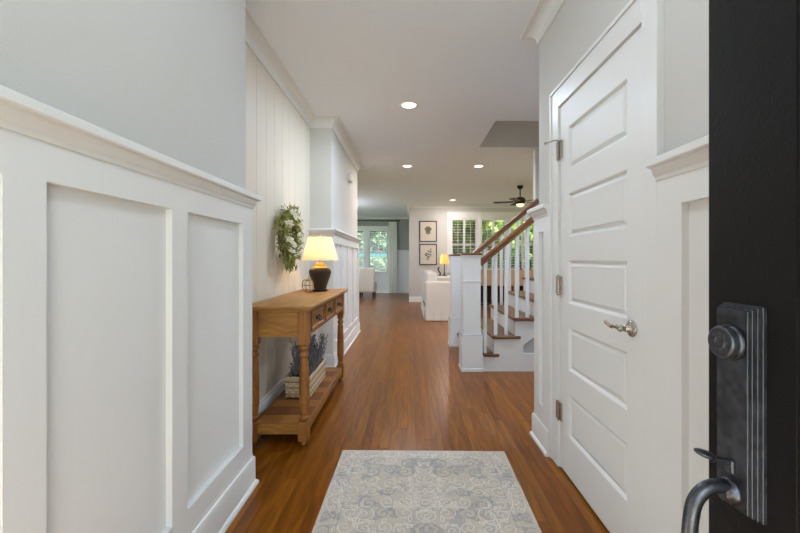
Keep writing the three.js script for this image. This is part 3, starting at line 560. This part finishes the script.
// wreath on the board wall
{
  const w = thing('flower_wreath', 'green wreath with cream flowers hanging on the board wall', 'wreath', [NW + 0.062, 1.39, 3.25]);
  const R = 0.182, leaves = [[], []];
  const ring = a => new THREE.Vector3(0, Math.sin(a) * R, Math.cos(a) * R);
  const vines = []; for (let k = 0; k < 5; k++) { const pts = []; for (let i = 0; i < 24; i++) { const a = i / 24 * 6.283, p = ring(a), b = a * 3 + k * 1.26; p.multiplyScalar(1 + 0.12 * Math.cos(b)); p.x += 0.02 * Math.sin(b); pts.push(p); } vines.push(tube(pts, 0.006, 80, 5, true)); }
  mesh('vine_ring', vines, M.twig, w);
  const lf = new THREE.BufferGeometry();
  lf.setAttribute('position', new THREE.Float32BufferAttribute([0, 0, 0, 0.3, 0.22, 0.05, 1, 0, 0.02, 0, 0, 0, 1, 0, 0.02, 0.3, -0.22, 0.05], 3)); lf.computeVertexNormals(); lf.setAttribute('uv', new THREE.Float32BufferAttribute(new Array(12).fill(0), 2));
  const e = new THREE.Euler(), q = new THREE.Quaternion(), m4 = new THREE.Matrix4();
  for (let i = 0; i < 1500; i++) {
    const a = rnd() * 6.283, rad = rr(0.0, 0.07), b = rnd() * 6.283, p = ring(a);
    p.multiplyScalar(1 + rad * Math.cos(b) / R); p.x = Math.max(-0.035, rad * Math.sin(b) * 1.0 + 0.012);
    e.set(rr(-3, 3), rr(-1.4, 1.4), rr(-3, 3)); q.setFromEuler(e);
    const s = rr(0.025, 0.05);
    leaves[i % 2].push(lf.clone().applyMatrix4(m4.compose(p, q, new THREE.Vector3(s, s, s))));
  }
  for (let i = 0; i < 60; i++) { const p = ring(-1.57 + rr(-0.6, 0.5)); p.y -= rr(0, 0.1); p.x = rr(-0.02, 0.05); e.set(rr(-0.5, 0.5), rr(-1, 1), -1.57 + rr(-0.6, 0.6)); q.setFromEuler(e); leaves[0].push(lf.clone().applyMatrix4(m4.compose(p, q, new THREE.Vector3(0.06, 0.04, 0.04)))); }
  leaves.forEach((g, i) => { mesh('foliage', g, i ? M.leaf2 : M.leaf, w).userData.kind = 'stuff'; });
  const petal = new THREE.SphereGeometry(1, 8, 5, 0, 6.283, 0, 1.57).scale(0.022, 0.006, 0.013).translate(0.018, 0, 0);
  for (const [a, k, ox] of [[1.9, 1, 0.05], [1.1, 0.85, 0.06], [0.4, 1, 0.05], [-0.3, 1.1, 0.06], [-0.9, 0.9, 0.055], [2.6, 0.9, 0.06], [3.3, 1.0, 0.06], [-1.5, 0.8, 0.06], [-2.2, 0.85, 0.06], [0.8, 0.7, 0.085], [-0.6, 0.75, 0.085]]) {
    const gs = []; for (let i = 0; i < 6; i++) gs.push(petal.clone().rotateZ(0.35).rotateY(i / 6 * 6.283)); for (let i = 0; i < 5; i++) gs.push(petal.clone().scale(0.7, 1, 0.8).rotateZ(0.9).rotateY(0.5 + i / 5 * 6.283)); gs.push(new THREE.SphereGeometry(0.006, 8, 6).translate(0, 0.006, 0));
    const p = ring(a), f = mesh('flower', gs.map(g => g.scale(1.15 * k, 1.15 * k, 1.15 * k)), M.petal, w); f.position.set(ox, p.y * rr(0.9, 1.1), p.z * rr(0.9, 1.1)); f.rotation.set(0.7 + rr(-0.3, 0.3), 0, -0.8 + rr(-0.3, 0.3));
  }
}
// rug
{
  const W = 0.99, L = 1.55, g = new RoundedBoxGeometry(W, 0.009, L, 2, 0.003);
  const p = g.attributes.position, uv = g.attributes.uv; for (let i = 0; i < p.count; i++) uv.setXY(i, p.getX(i) / W + 0.5, p.getZ(i) / L + 0.5);
  const t = rugTexture(W, L);
  const m = mesh('area_rug', g, new THREE.MeshStandardMaterial({ map: t, roughness: 0.95, bumpMap: t, bumpScale: 0.0015 }));
  m.position.set(0.075, 0.0052, -1.585); m.rotation.y = -0.016;
  tag(m, 'pale grey and cream rug with faded scroll pattern on the hall floor', 'rug');
}
// small wall fittings
{
  const c = thing('door_chime', 'small white chime box high on the far left hall wall', 'door chime', [LW, 2.32, 5.4]);
  mesh('cover', B(0, 0.048, -0.05, 0.05, -0.08, 0.08, 0.006), M.plastic, c);
  const s = thing('light_switch', 'white switch plate between wainscot stiles beyond the lamp', 'light switch', [LW + 0.0045, 1.12, 4.985]);
  mesh('plate', B(0, 0.006, -0.058, 0.058, -0.06, 0.06, 0.002), M.plastic, s);
  for (const o of [-0.023, 0.023]) mesh('rocker', B(0.005, 0.01, -0.033, 0.033, o - 0.015, o + 0.015, 0.002), M.plastic, s);
  const k = thing('smoke_detector', 'round white smoke detector on ceiling past the stair opening', 'smoke detector', [1.78, CEIL, 5.62]);
  mesh('case', lathe([[0, -0.036], [0.04, -0.036], [0.055, -0.026], [0.062, -0.008], [0.062, 0]], 32), M.plastic, k);
}

// ================================================================ recessed ceiling lamps
const cans = [[0.0, 3.81, 'nearest recessed ceiling light above the middle of the hall'], [-0.03, 6.3, 'left recessed ceiling light of the pair in mid hall'], [1.14, 6.3, 'right recessed ceiling light of the pair, near the stair opening'], [1.12, 9.9, 'farthest small recessed ceiling light before the living room wall'], [3.6, 6.6, 'recessed living room light behind the closet wall'], [2.2, 3.3, 'recessed light around the corner at the stair foot']];
for (const [x, d, label] of cans) {
  const c = thing('recessed_light', label, 'ceiling light', [x, CEIL, d], 'recessed ceiling lights');
  mesh('trim_ring', lathe([[0.068, 0], [0.07, -0.006], [0.078, -0.008], [0.092, -0.004], [0.095, 0]], 40), M.plastic, c);
  mesh('lens', cyl(0.07, 0.07, 0.004, 40).translate(0, -0.003, 0), M.lens, c);
  const l = new THREE.RectAreaLight(d > 5 ? FAR_LAMP : WARM, d > 5 ? CAN * 0.8 : CAN, 0.13, 0.13); l.position.set(x, CEIL - 0.012, -d); l.lookAt(x, 0, -d); scene.add(l);
}

{ // upstairs landing light
  const u = thing('landing_light', 'ceiling light of the upstairs landing, hidden above the stairwell', 'ceiling light', [2.6, 5.3, 4.75]);
  mesh('lens', cyl(0.12, 0.13, 0.03, 32).translate(0, -0.015, 0), M.lens, u);
  const l = new THREE.RectAreaLight(0xffdcb8, 45, 0.2, 0.2); l.position.set(2.6, 5.26, -4.75); l.lookAt(2.6, 0, -4.75); scene.add(l);
}
{ // entry globe and dining chandelier, both outside the frame
  const g = thing('globe_light', 'round milk-glass ceiling light over the entry rug, above the frame', 'ceiling light', [0, CEIL, 0.9]);
  mesh('canopy', lathe([[0, -0.03], [0.05, -0.03], [0.07, -0.012], [0.072, 0], [0, 0]], 28), M.nickel, g);
  mesh('globe', new THREE.SphereGeometry(0.13, 28, 20).translate(0, -0.15, 0), std(0xffffff, 0.5, { emissive: 0xfff4e6, emissiveIntensity: 2 }), g);
  lampLight(0, CEIL - 0.15, 0.9, 0.9, 0xdcecff, 5);
  const c = thing('chandelier', 'dining room globe chandelier hidden behind the hall wall', 'ceiling light', [-2.3, CEIL, 10.2]);
  mesh('stem', [cyl(0.05, 0.05, 0.02, 20).translate(0, -0.01, 0), cyl(0.008, 0.008, 0.5, 10).translate(0, -0.26, 0)], M.iron, c);
  mesh('globe', new THREE.SphereGeometry(0.16, 28, 20).translate(0, -0.66, 0), std(0xffffff, 0.5, { emissive: 0xfff4e6, emissiveIntensity: 2 }), c);
  lampLight(-2.3, CEIL - 0.66, 10.2, 4.5, 0xe4f0ff, 6);
}

// ================================================================ far rooms
{ // slipcovered sofa beyond the newels
  const s = thing('white_sofa', 'white slipcovered sofa with skirt beyond the stair newels', 'sofa', [0.315, 0, 7.39]);
  const W = 0.95, L = 2.0;
  mesh('body', [B(0.02, W, 0.22, 0.5, 0.02, L - 0.02, 0.03)], M.slip, s);
  mesh('arm', B(0.0, W, 0.22, 0.76, 0.0, 0.2, 0.04), M.slip, s);
  mesh('arm', B(0.0, W, 0.22, 0.76, L - 0.2, L, 0.04), M.slip, s);
  const bk = B(0.02, 0.24, 0.22, 0.93, 0.15, L - 0.15, 0.05); mesh('back', bk, M.slip, s);
  mesh('seat_cushion', B(0.24, W + 0.01, 0.46, 0.6, 0.21, L / 2, 0.04), M.slip, s);
  mesh('seat_cushion', B(0.24, W + 0.01, 0.46, 0.6, L / 2, L - 0.21, 0.04), M.slip, s);
  const pts = [], n = 120, path = t => { const p = 2 * (W + L); let q = t * p; if (q < W) return [q, 0, 0, -1]; q -= W; if (q < L) return [W, q, 1, 0]; q -= L; if (q < W) return [W - q, L, 0, 1]; q -= W; return [0, L - q, -1, 0]; };
  const pos = []; const row = []; for (let i = 0; i <= n; i++) { const [x, d, nx, nd] = path(Math.min(i / n, 0.9999)), w = 0.006 + 0.006 * Math.sin(i * 1.9); row.push([[x + nx * 0.004, 0.26, -(d + nd * 0.004)], [x + nx * (w + 0.012), 0.012, -(d + nd * (w + 0.012))]]); }
  for (let i = 0; i < n; i++) { const [a, b] = row[i], [c, e] = row[i + 1]; pos.push(...a, ...b, ...e, ...a, ...e, ...c); }
  const g = new THREE.BufferGeometry(); g.setAttribute('position', new THREE.Float32BufferAttribute(pos, 3)); g.computeVertexNormals();
  const sk = mesh('skirt', uvMetres(g), M.slip.clone(), s); sk.material.side = THREE.DoubleSide;
  for (const [x, d] of [[0.06, 0.06], [0.89, 0.06], [0.06, 1.94], [0.89, 1.94]]) mesh('leg', B(x - 0.025, x + 0.025, 0, 0.23, d - 0.025, d + 0.025), M.darkWood, s);
}
{ // end table with the amber lamp
  const t = thing('end_table', 'white end table behind the white sofa', 'table', [0.93, 0, 10.15]);
  mesh('top', B(-0.24, 0.24, 0.72, 0.75, -0.24, 0.24, 0.005), M.slip, t);
  for (const [x, d] of [[-0.2, -0.2], [0.2, -0.2], [-0.2, 0.2], [0.2, 0.2]]) mesh('leg', B(x - 0.02, x + 0.02, 0, 0.721, d - 0.02, d + 0.02), M.slip, t);
  const l = thing('amber_lamp', 'small lit lamp with amber shade and black stem behind the sofa', 'lamp', [0.93, 0.75, 10.15]);
  mesh('base', lathe([[0, 0], [0.075, 0], [0.078, 0.012], [0.03, 0.025], [0.014, 0.06], [0.02, 0.08], [0.011, 0.1], [0.01, 0.3], [0, 0.305]], 24), M.iron, l);
  mesh('bulb', new THREE.SphereGeometry(0.028, 14, 10).translate(0, 0.42, 0), M.bulb, l);
  mesh('socket', cyl(0.012, 0.012, 0.1, 12).translate(0, 0.345, 0), M.iron, l);
  mesh('lamp_shade', lathe([[0.115, 0.315], [0.1, 0.42], [0.075, 0.565]], 32), M.shadeAmber, l);
  lampLight(0.93, 1.17, 10.15, 0.4, 0xffc480, 1.4);
  const f = thing('black_figurine', 'small black curved figurine behind the sofa beside the lamp', 'figurine', [0.80, 0.75, 10.08]);
  mesh('figure', tube([V(0, 0.0, 0), V(0.02, 0.07, 0), V(-0.02, 0.13, 0), V(-0.035, 0.2, 0), V(0.005, 0.22, 0)], 0.018, 24, 8), M.iron, f);
  mesh('plinth', B(-0.04, 0.05, 0, 0.015, -0.035, 0.035, 0.003), M.iron, f);
}
// framed prints
[[1.672, 'upper black-framed botanical print on the living room wall'], [1.03, 'lower black-framed botanical print on the living room wall']].forEach(([y, label], k) => {
  const p = thing('framed_print', label, 'picture', [0.53, y, 10.7], 'pair of framed prints'), w = 0.485, h = 0.58;
  mesh('frame', frameGeo(w, h, [[0, 0], [0, 0.026], [0.006, 0.03], [0.02, 0.028], [0.026, 0.014]]).translate(0, h / 2, 0.0), M.paperFrame, p);
  const g = new THREE.BoxGeometry(w - 0.04, h - 0.04, 0.012), m = mesh('print', g, std(0xffffff, 0.8, { map: printTexture(k) }), p); m.position.set(0, h / 2, 0.008);
  const gl = mesh('glazing', new THREE.BoxGeometry(w - 0.045, h - 0.045, 0.002), M.glass, p); gl.position.set(0, h / 2, 0.0165);
});
{ // dining chair
  const c = thing('dining_chair', 'pale upholstered dining chair with dark legs near the far window', 'chair', [-1.26, 0, 11.7]);
  mesh('seat', B(-0.25, 0.25, 0.2, 0.5, -0.2, 0.36, 0.035), M.linen, c);
  const bk = new RoundedBoxGeometry(0.5, 0.74, 0.1, 3, 0.045); bk.translate(0, 0.37, 0);
  { const p = bk.attributes.position; for (let i = 0; i < p.count; i++) { const y = Math.max(0, p.getY(i)); p.setX(i, p.getX(i) * (0.92 + 0.13 * y)); p.setZ(i, p.getZ(i) + 0.09 * y * y); } bk.computeVertexNormals(); }
  mesh('backrest', bk.translate(0, 0.2, 0.24), M.linen, c);
  for (const [x, d] of [[-0.19, -0.22], [0.19, -0.22], [-0.2, 0.3], [0.2, 0.3]]) mesh('leg', cyl(0.026, 0.018, 0.22, 10).translate(x, 0.11, -d), M.darkWood, c);
  // turned chair beside it
  const t = thing('dining_table', 'dark wood dining table mostly hidden behind the hall wall', 'table', [-2.3, 0, 11.6]);
  mesh('top', B(-0.75, 0.62, 0.72, 0.76, -0.5, 0.5, 0.01), M.darkWood, t);
  for (const [x, d] of [[-0.66, -0.42], [0.54, -0.42], [-0.66, 0.42], [0.54, 0.42]]) mesh('leg', B(x - 0.035, x + 0.035, 0, 0.721, d - 0.035, d + 0.035), M.darkWood, t);
}
{ // curtain and rod
  const pos = [], n = 60, x0 = -0.72, x1 = -0.42, at = i => [x0 + (x1 - x0) * i / n, 13.49 + 0.03 * Math.sin(i / n * 6.283 * 4.5)];
  for (let i = 0; i < n; i++) { const [a, b] = at(i), [c, e] = at(i + 1); pos.push(a, 0.012, -b, c, 0.012, -e, c, 2.5, -e, a, 0.012, -b, c, 2.5, -e, a, 2.5, -b); }
  const g = new THREE.BufferGeometry(); g.setAttribute('position', new THREE.Float32BufferAttribute(pos, 3)); g.computeVertexNormals();
  const r = thing('curtain_rod', 'dark metal curtain rod above the dining room window', 'curtain rod', [-1.5, 2.54, 13.49]);
  mesh('rod', cyl(0.014, 0.014, 2.3, 14).rotateZ(Math.PI / 2), M.iron, r);
  mesh('finial', new THREE.SphereGeometry(0.028, 14, 10).translate(1.16, 0, 0), M.iron, r);
  for (const x of [-1.05, 1.05]) mesh('bracket', B(x - 0.01, x + 0.01, -0.03, 0.02, 0.0, 0.11), M.iron, r);
  tag(mesh('curtain', uvMetres(g), M.curtain), 'floor-length white curtain beside the dining room window', 'curtain');
}
{ // tan sideboard under the living room windows, seen between balusters
  const s = thing('sideboard', 'tan wooden sideboard with open dark base under the living windows', 'sideboard', [2.35, 0, 9.6]);
  mesh('cabinet', [B(-0.75, 0.75, 0.54, 0.9, -0.22, 0.22, 0.01)], M.tan, s);
  mesh('top', B(-0.78, 0.78, 0.9, 0.925, -0.24, 0.24, 0.005), M.tan, s);
  mesh('back_panel', B(-0.73, 0.73, 0.06, 0.54, 0.18, 0.2), M.darkWood, s);
  for (const x of [-0.72, -0.24, 0.24, 0.72]) mesh('post', B(x - 0.03, x + 0.03, 0, 0.541, -0.2, 0.2), M.tan, s);
  mesh('low_shelf', B(-0.72, 0.72, 0.06, 0.1, -0.2, 0.2), M.darkWood, s);
  [[0.43, 0.2], [0.66, 0.24], [0.56, 0.16]].forEach(([x, h], i) => { const b = thing('candlestick', ['short black candlestick standing leftmost on the sideboard', 'tall black candlestick standing rightmost on the sideboard', 'smallest black candlestick, between two others on the sideboard'][i], 'candlestick', [2.35 + x, 0.925, 9.55], 'candlesticks on the sideboard'); mesh('stick', lathe([[0, 0], [0.035, 0], [0.036, 0.01], [0.012, 0.02], [0.01, h * 0.5], [0.018, h * 0.55], [0.01, h * 0.6], [0.01, h], [0, h]], 20), M.iron, b); });
}
{ // ceiling fan
  const f = thing('ceiling_fan', 'dark bronze ceiling fan with light over the living room', 'ceiling fan', [2.31, CEIL, 8.0]);
  mesh('canopy', lathe([[0, -0.07], [0.03, -0.07], [0.06, -0.03], [0.065, 0], [0, 0]], 28), M.iron, f);
  mesh('downrod', cyl(0.013, 0.013, 0.2, 12).translate(0, -0.16, 0), M.iron, f);
  mesh('motor', lathe([[0, -0.38], [0.06, -0.38], [0.1, -0.35], [0.11, -0.3], [0.095, -0.26], [0.05, -0.235], [0, -0.23]], 32), M.iron, f);
  mesh('lamp_glass', lathe([[0, -0.44], [0.05, -0.43], [0.075, -0.4], [0.08, -0.38], [0, -0.38]], 28), std(0xfff4e0, 0.5, { emissive: 0xffdca8, emissiveIntensity: 1.5 }), f);
  for (let i = 0; i < 5; i++) { const b = mesh('blade', [new RoundedBoxGeometry(0.4, 0.01, 0.12, 2, 0.004).translate(0.34, 0, 0), new THREE.BoxGeometry(0.12, 0.008, 0.04).translate(0.12, 0, 0)], M.darkWood, f); b.rotation.set(0.12, 0, 0, 'YXZ'); b.rotation.y = 0.35 + i * 1.2566; b.position.y = -0.33; }
}

// ================================================================ outdoors, seen through glass
tag(mesh('lawn', B(-40, 40, -0.5, -0.3, -30, 60), M.lawn), 'green lawn outside around the house', 'lawn', null, S);
tag(mesh('porch_floor', B(-3, 3, -0.3, -0.03, -5, -0.66), M.concrete), 'pale concrete entry porch outside the front door', 'porch', null, S);
function tree(name, label, x, d, h, r, n, mat, group) {
  const t = thing(name, label, 'tree', [x, -0.3, d], group);
  mesh('trunk', lathe([[0.2, 0], [0.14, 0.6], [0.11, h * 0.6], [0.03, h]], 10), M.bark, t);
  const g = new THREE.PlaneGeometry(0.22, 0.12), im = new THREE.InstancedMesh(g, mat, n), q = new THREE.Quaternion(), e = new THREE.Euler(), m4 = new THREE.Matrix4(), col = new THREE.Color();
  for (let i = 0; i < n; i++) {
    const a = rnd() * 6.283, c = rr(-1, 1), k = Math.pow(rnd(), 0.4), s = Math.sqrt(1 - c * c);
    const lump = 1 + 0.22 * Math.sin(a * 3 + c * 4) + 0.12 * Math.sin(a * 7 - c * 6);
    e.set(rr(-3, 3), rr(-3, 3), rr(-3, 3)); q.setFromEuler(e); const z = rr(0.7, 1.6);
    im.setMatrixAt(i, m4.compose(new THREE.Vector3(Math.cos(a) * s * r * k * lump, h * 0.55 + c * h * 0.5 * k, Math.sin(a) * s * r * k * lump), q, new THREE.Vector3(z, z, z)));
    im.setColorAt(i, col.setRGB(rr(0.75, 1.25), rr(0.85, 1.15), rr(0.6, 1.0)));
  }
  im.name = 'crown'; im.castShadow = im.receiveShadow = true; im.userData.kind = 'stuff'; t.add(im);
}
tree('garden_tree', 'bright green tree filling the left living room window', 2.4, 15.5, 4.2, 1.9, 5200, M.foliage, 'garden trees');
tree('garden_tree', 'leafy tree behind the middle living room window', 4.6, 17.5, 4.6, 2.2, 5200, M.foliageDark, 'garden trees');
tree('garden_tree', 'leafy tree behind the right living room window', 6.6, 17.0, 4.4, 2.1, 5200, M.foliage, 'garden trees');
tree('garden_tree', 'dark green tree seen through the dining room window', -2.0, 20.5, 4.6, 2.2, 4200, M.foliageDeep, 'garden trees');
tree('garden_shrub', 'low shrub below the tree outside the dining window', -2.0, 18.2, 1.5, 1.7, 3600, M.foliageDeep, 'garden shrubs');
tag(mesh('garden_fence', [B(-5, 1, 1.3, 1.46, 16.4, 16.45), B(-4.9, -4.8, -0.3, 1.3, 16.4, 16.45), B(0.8, 0.9, -0.3, 1.3, 16.4, 16.45)], M.teal), 'teal rail on posts outside the dining window', 'fence');

renderer.render(scene, camera);
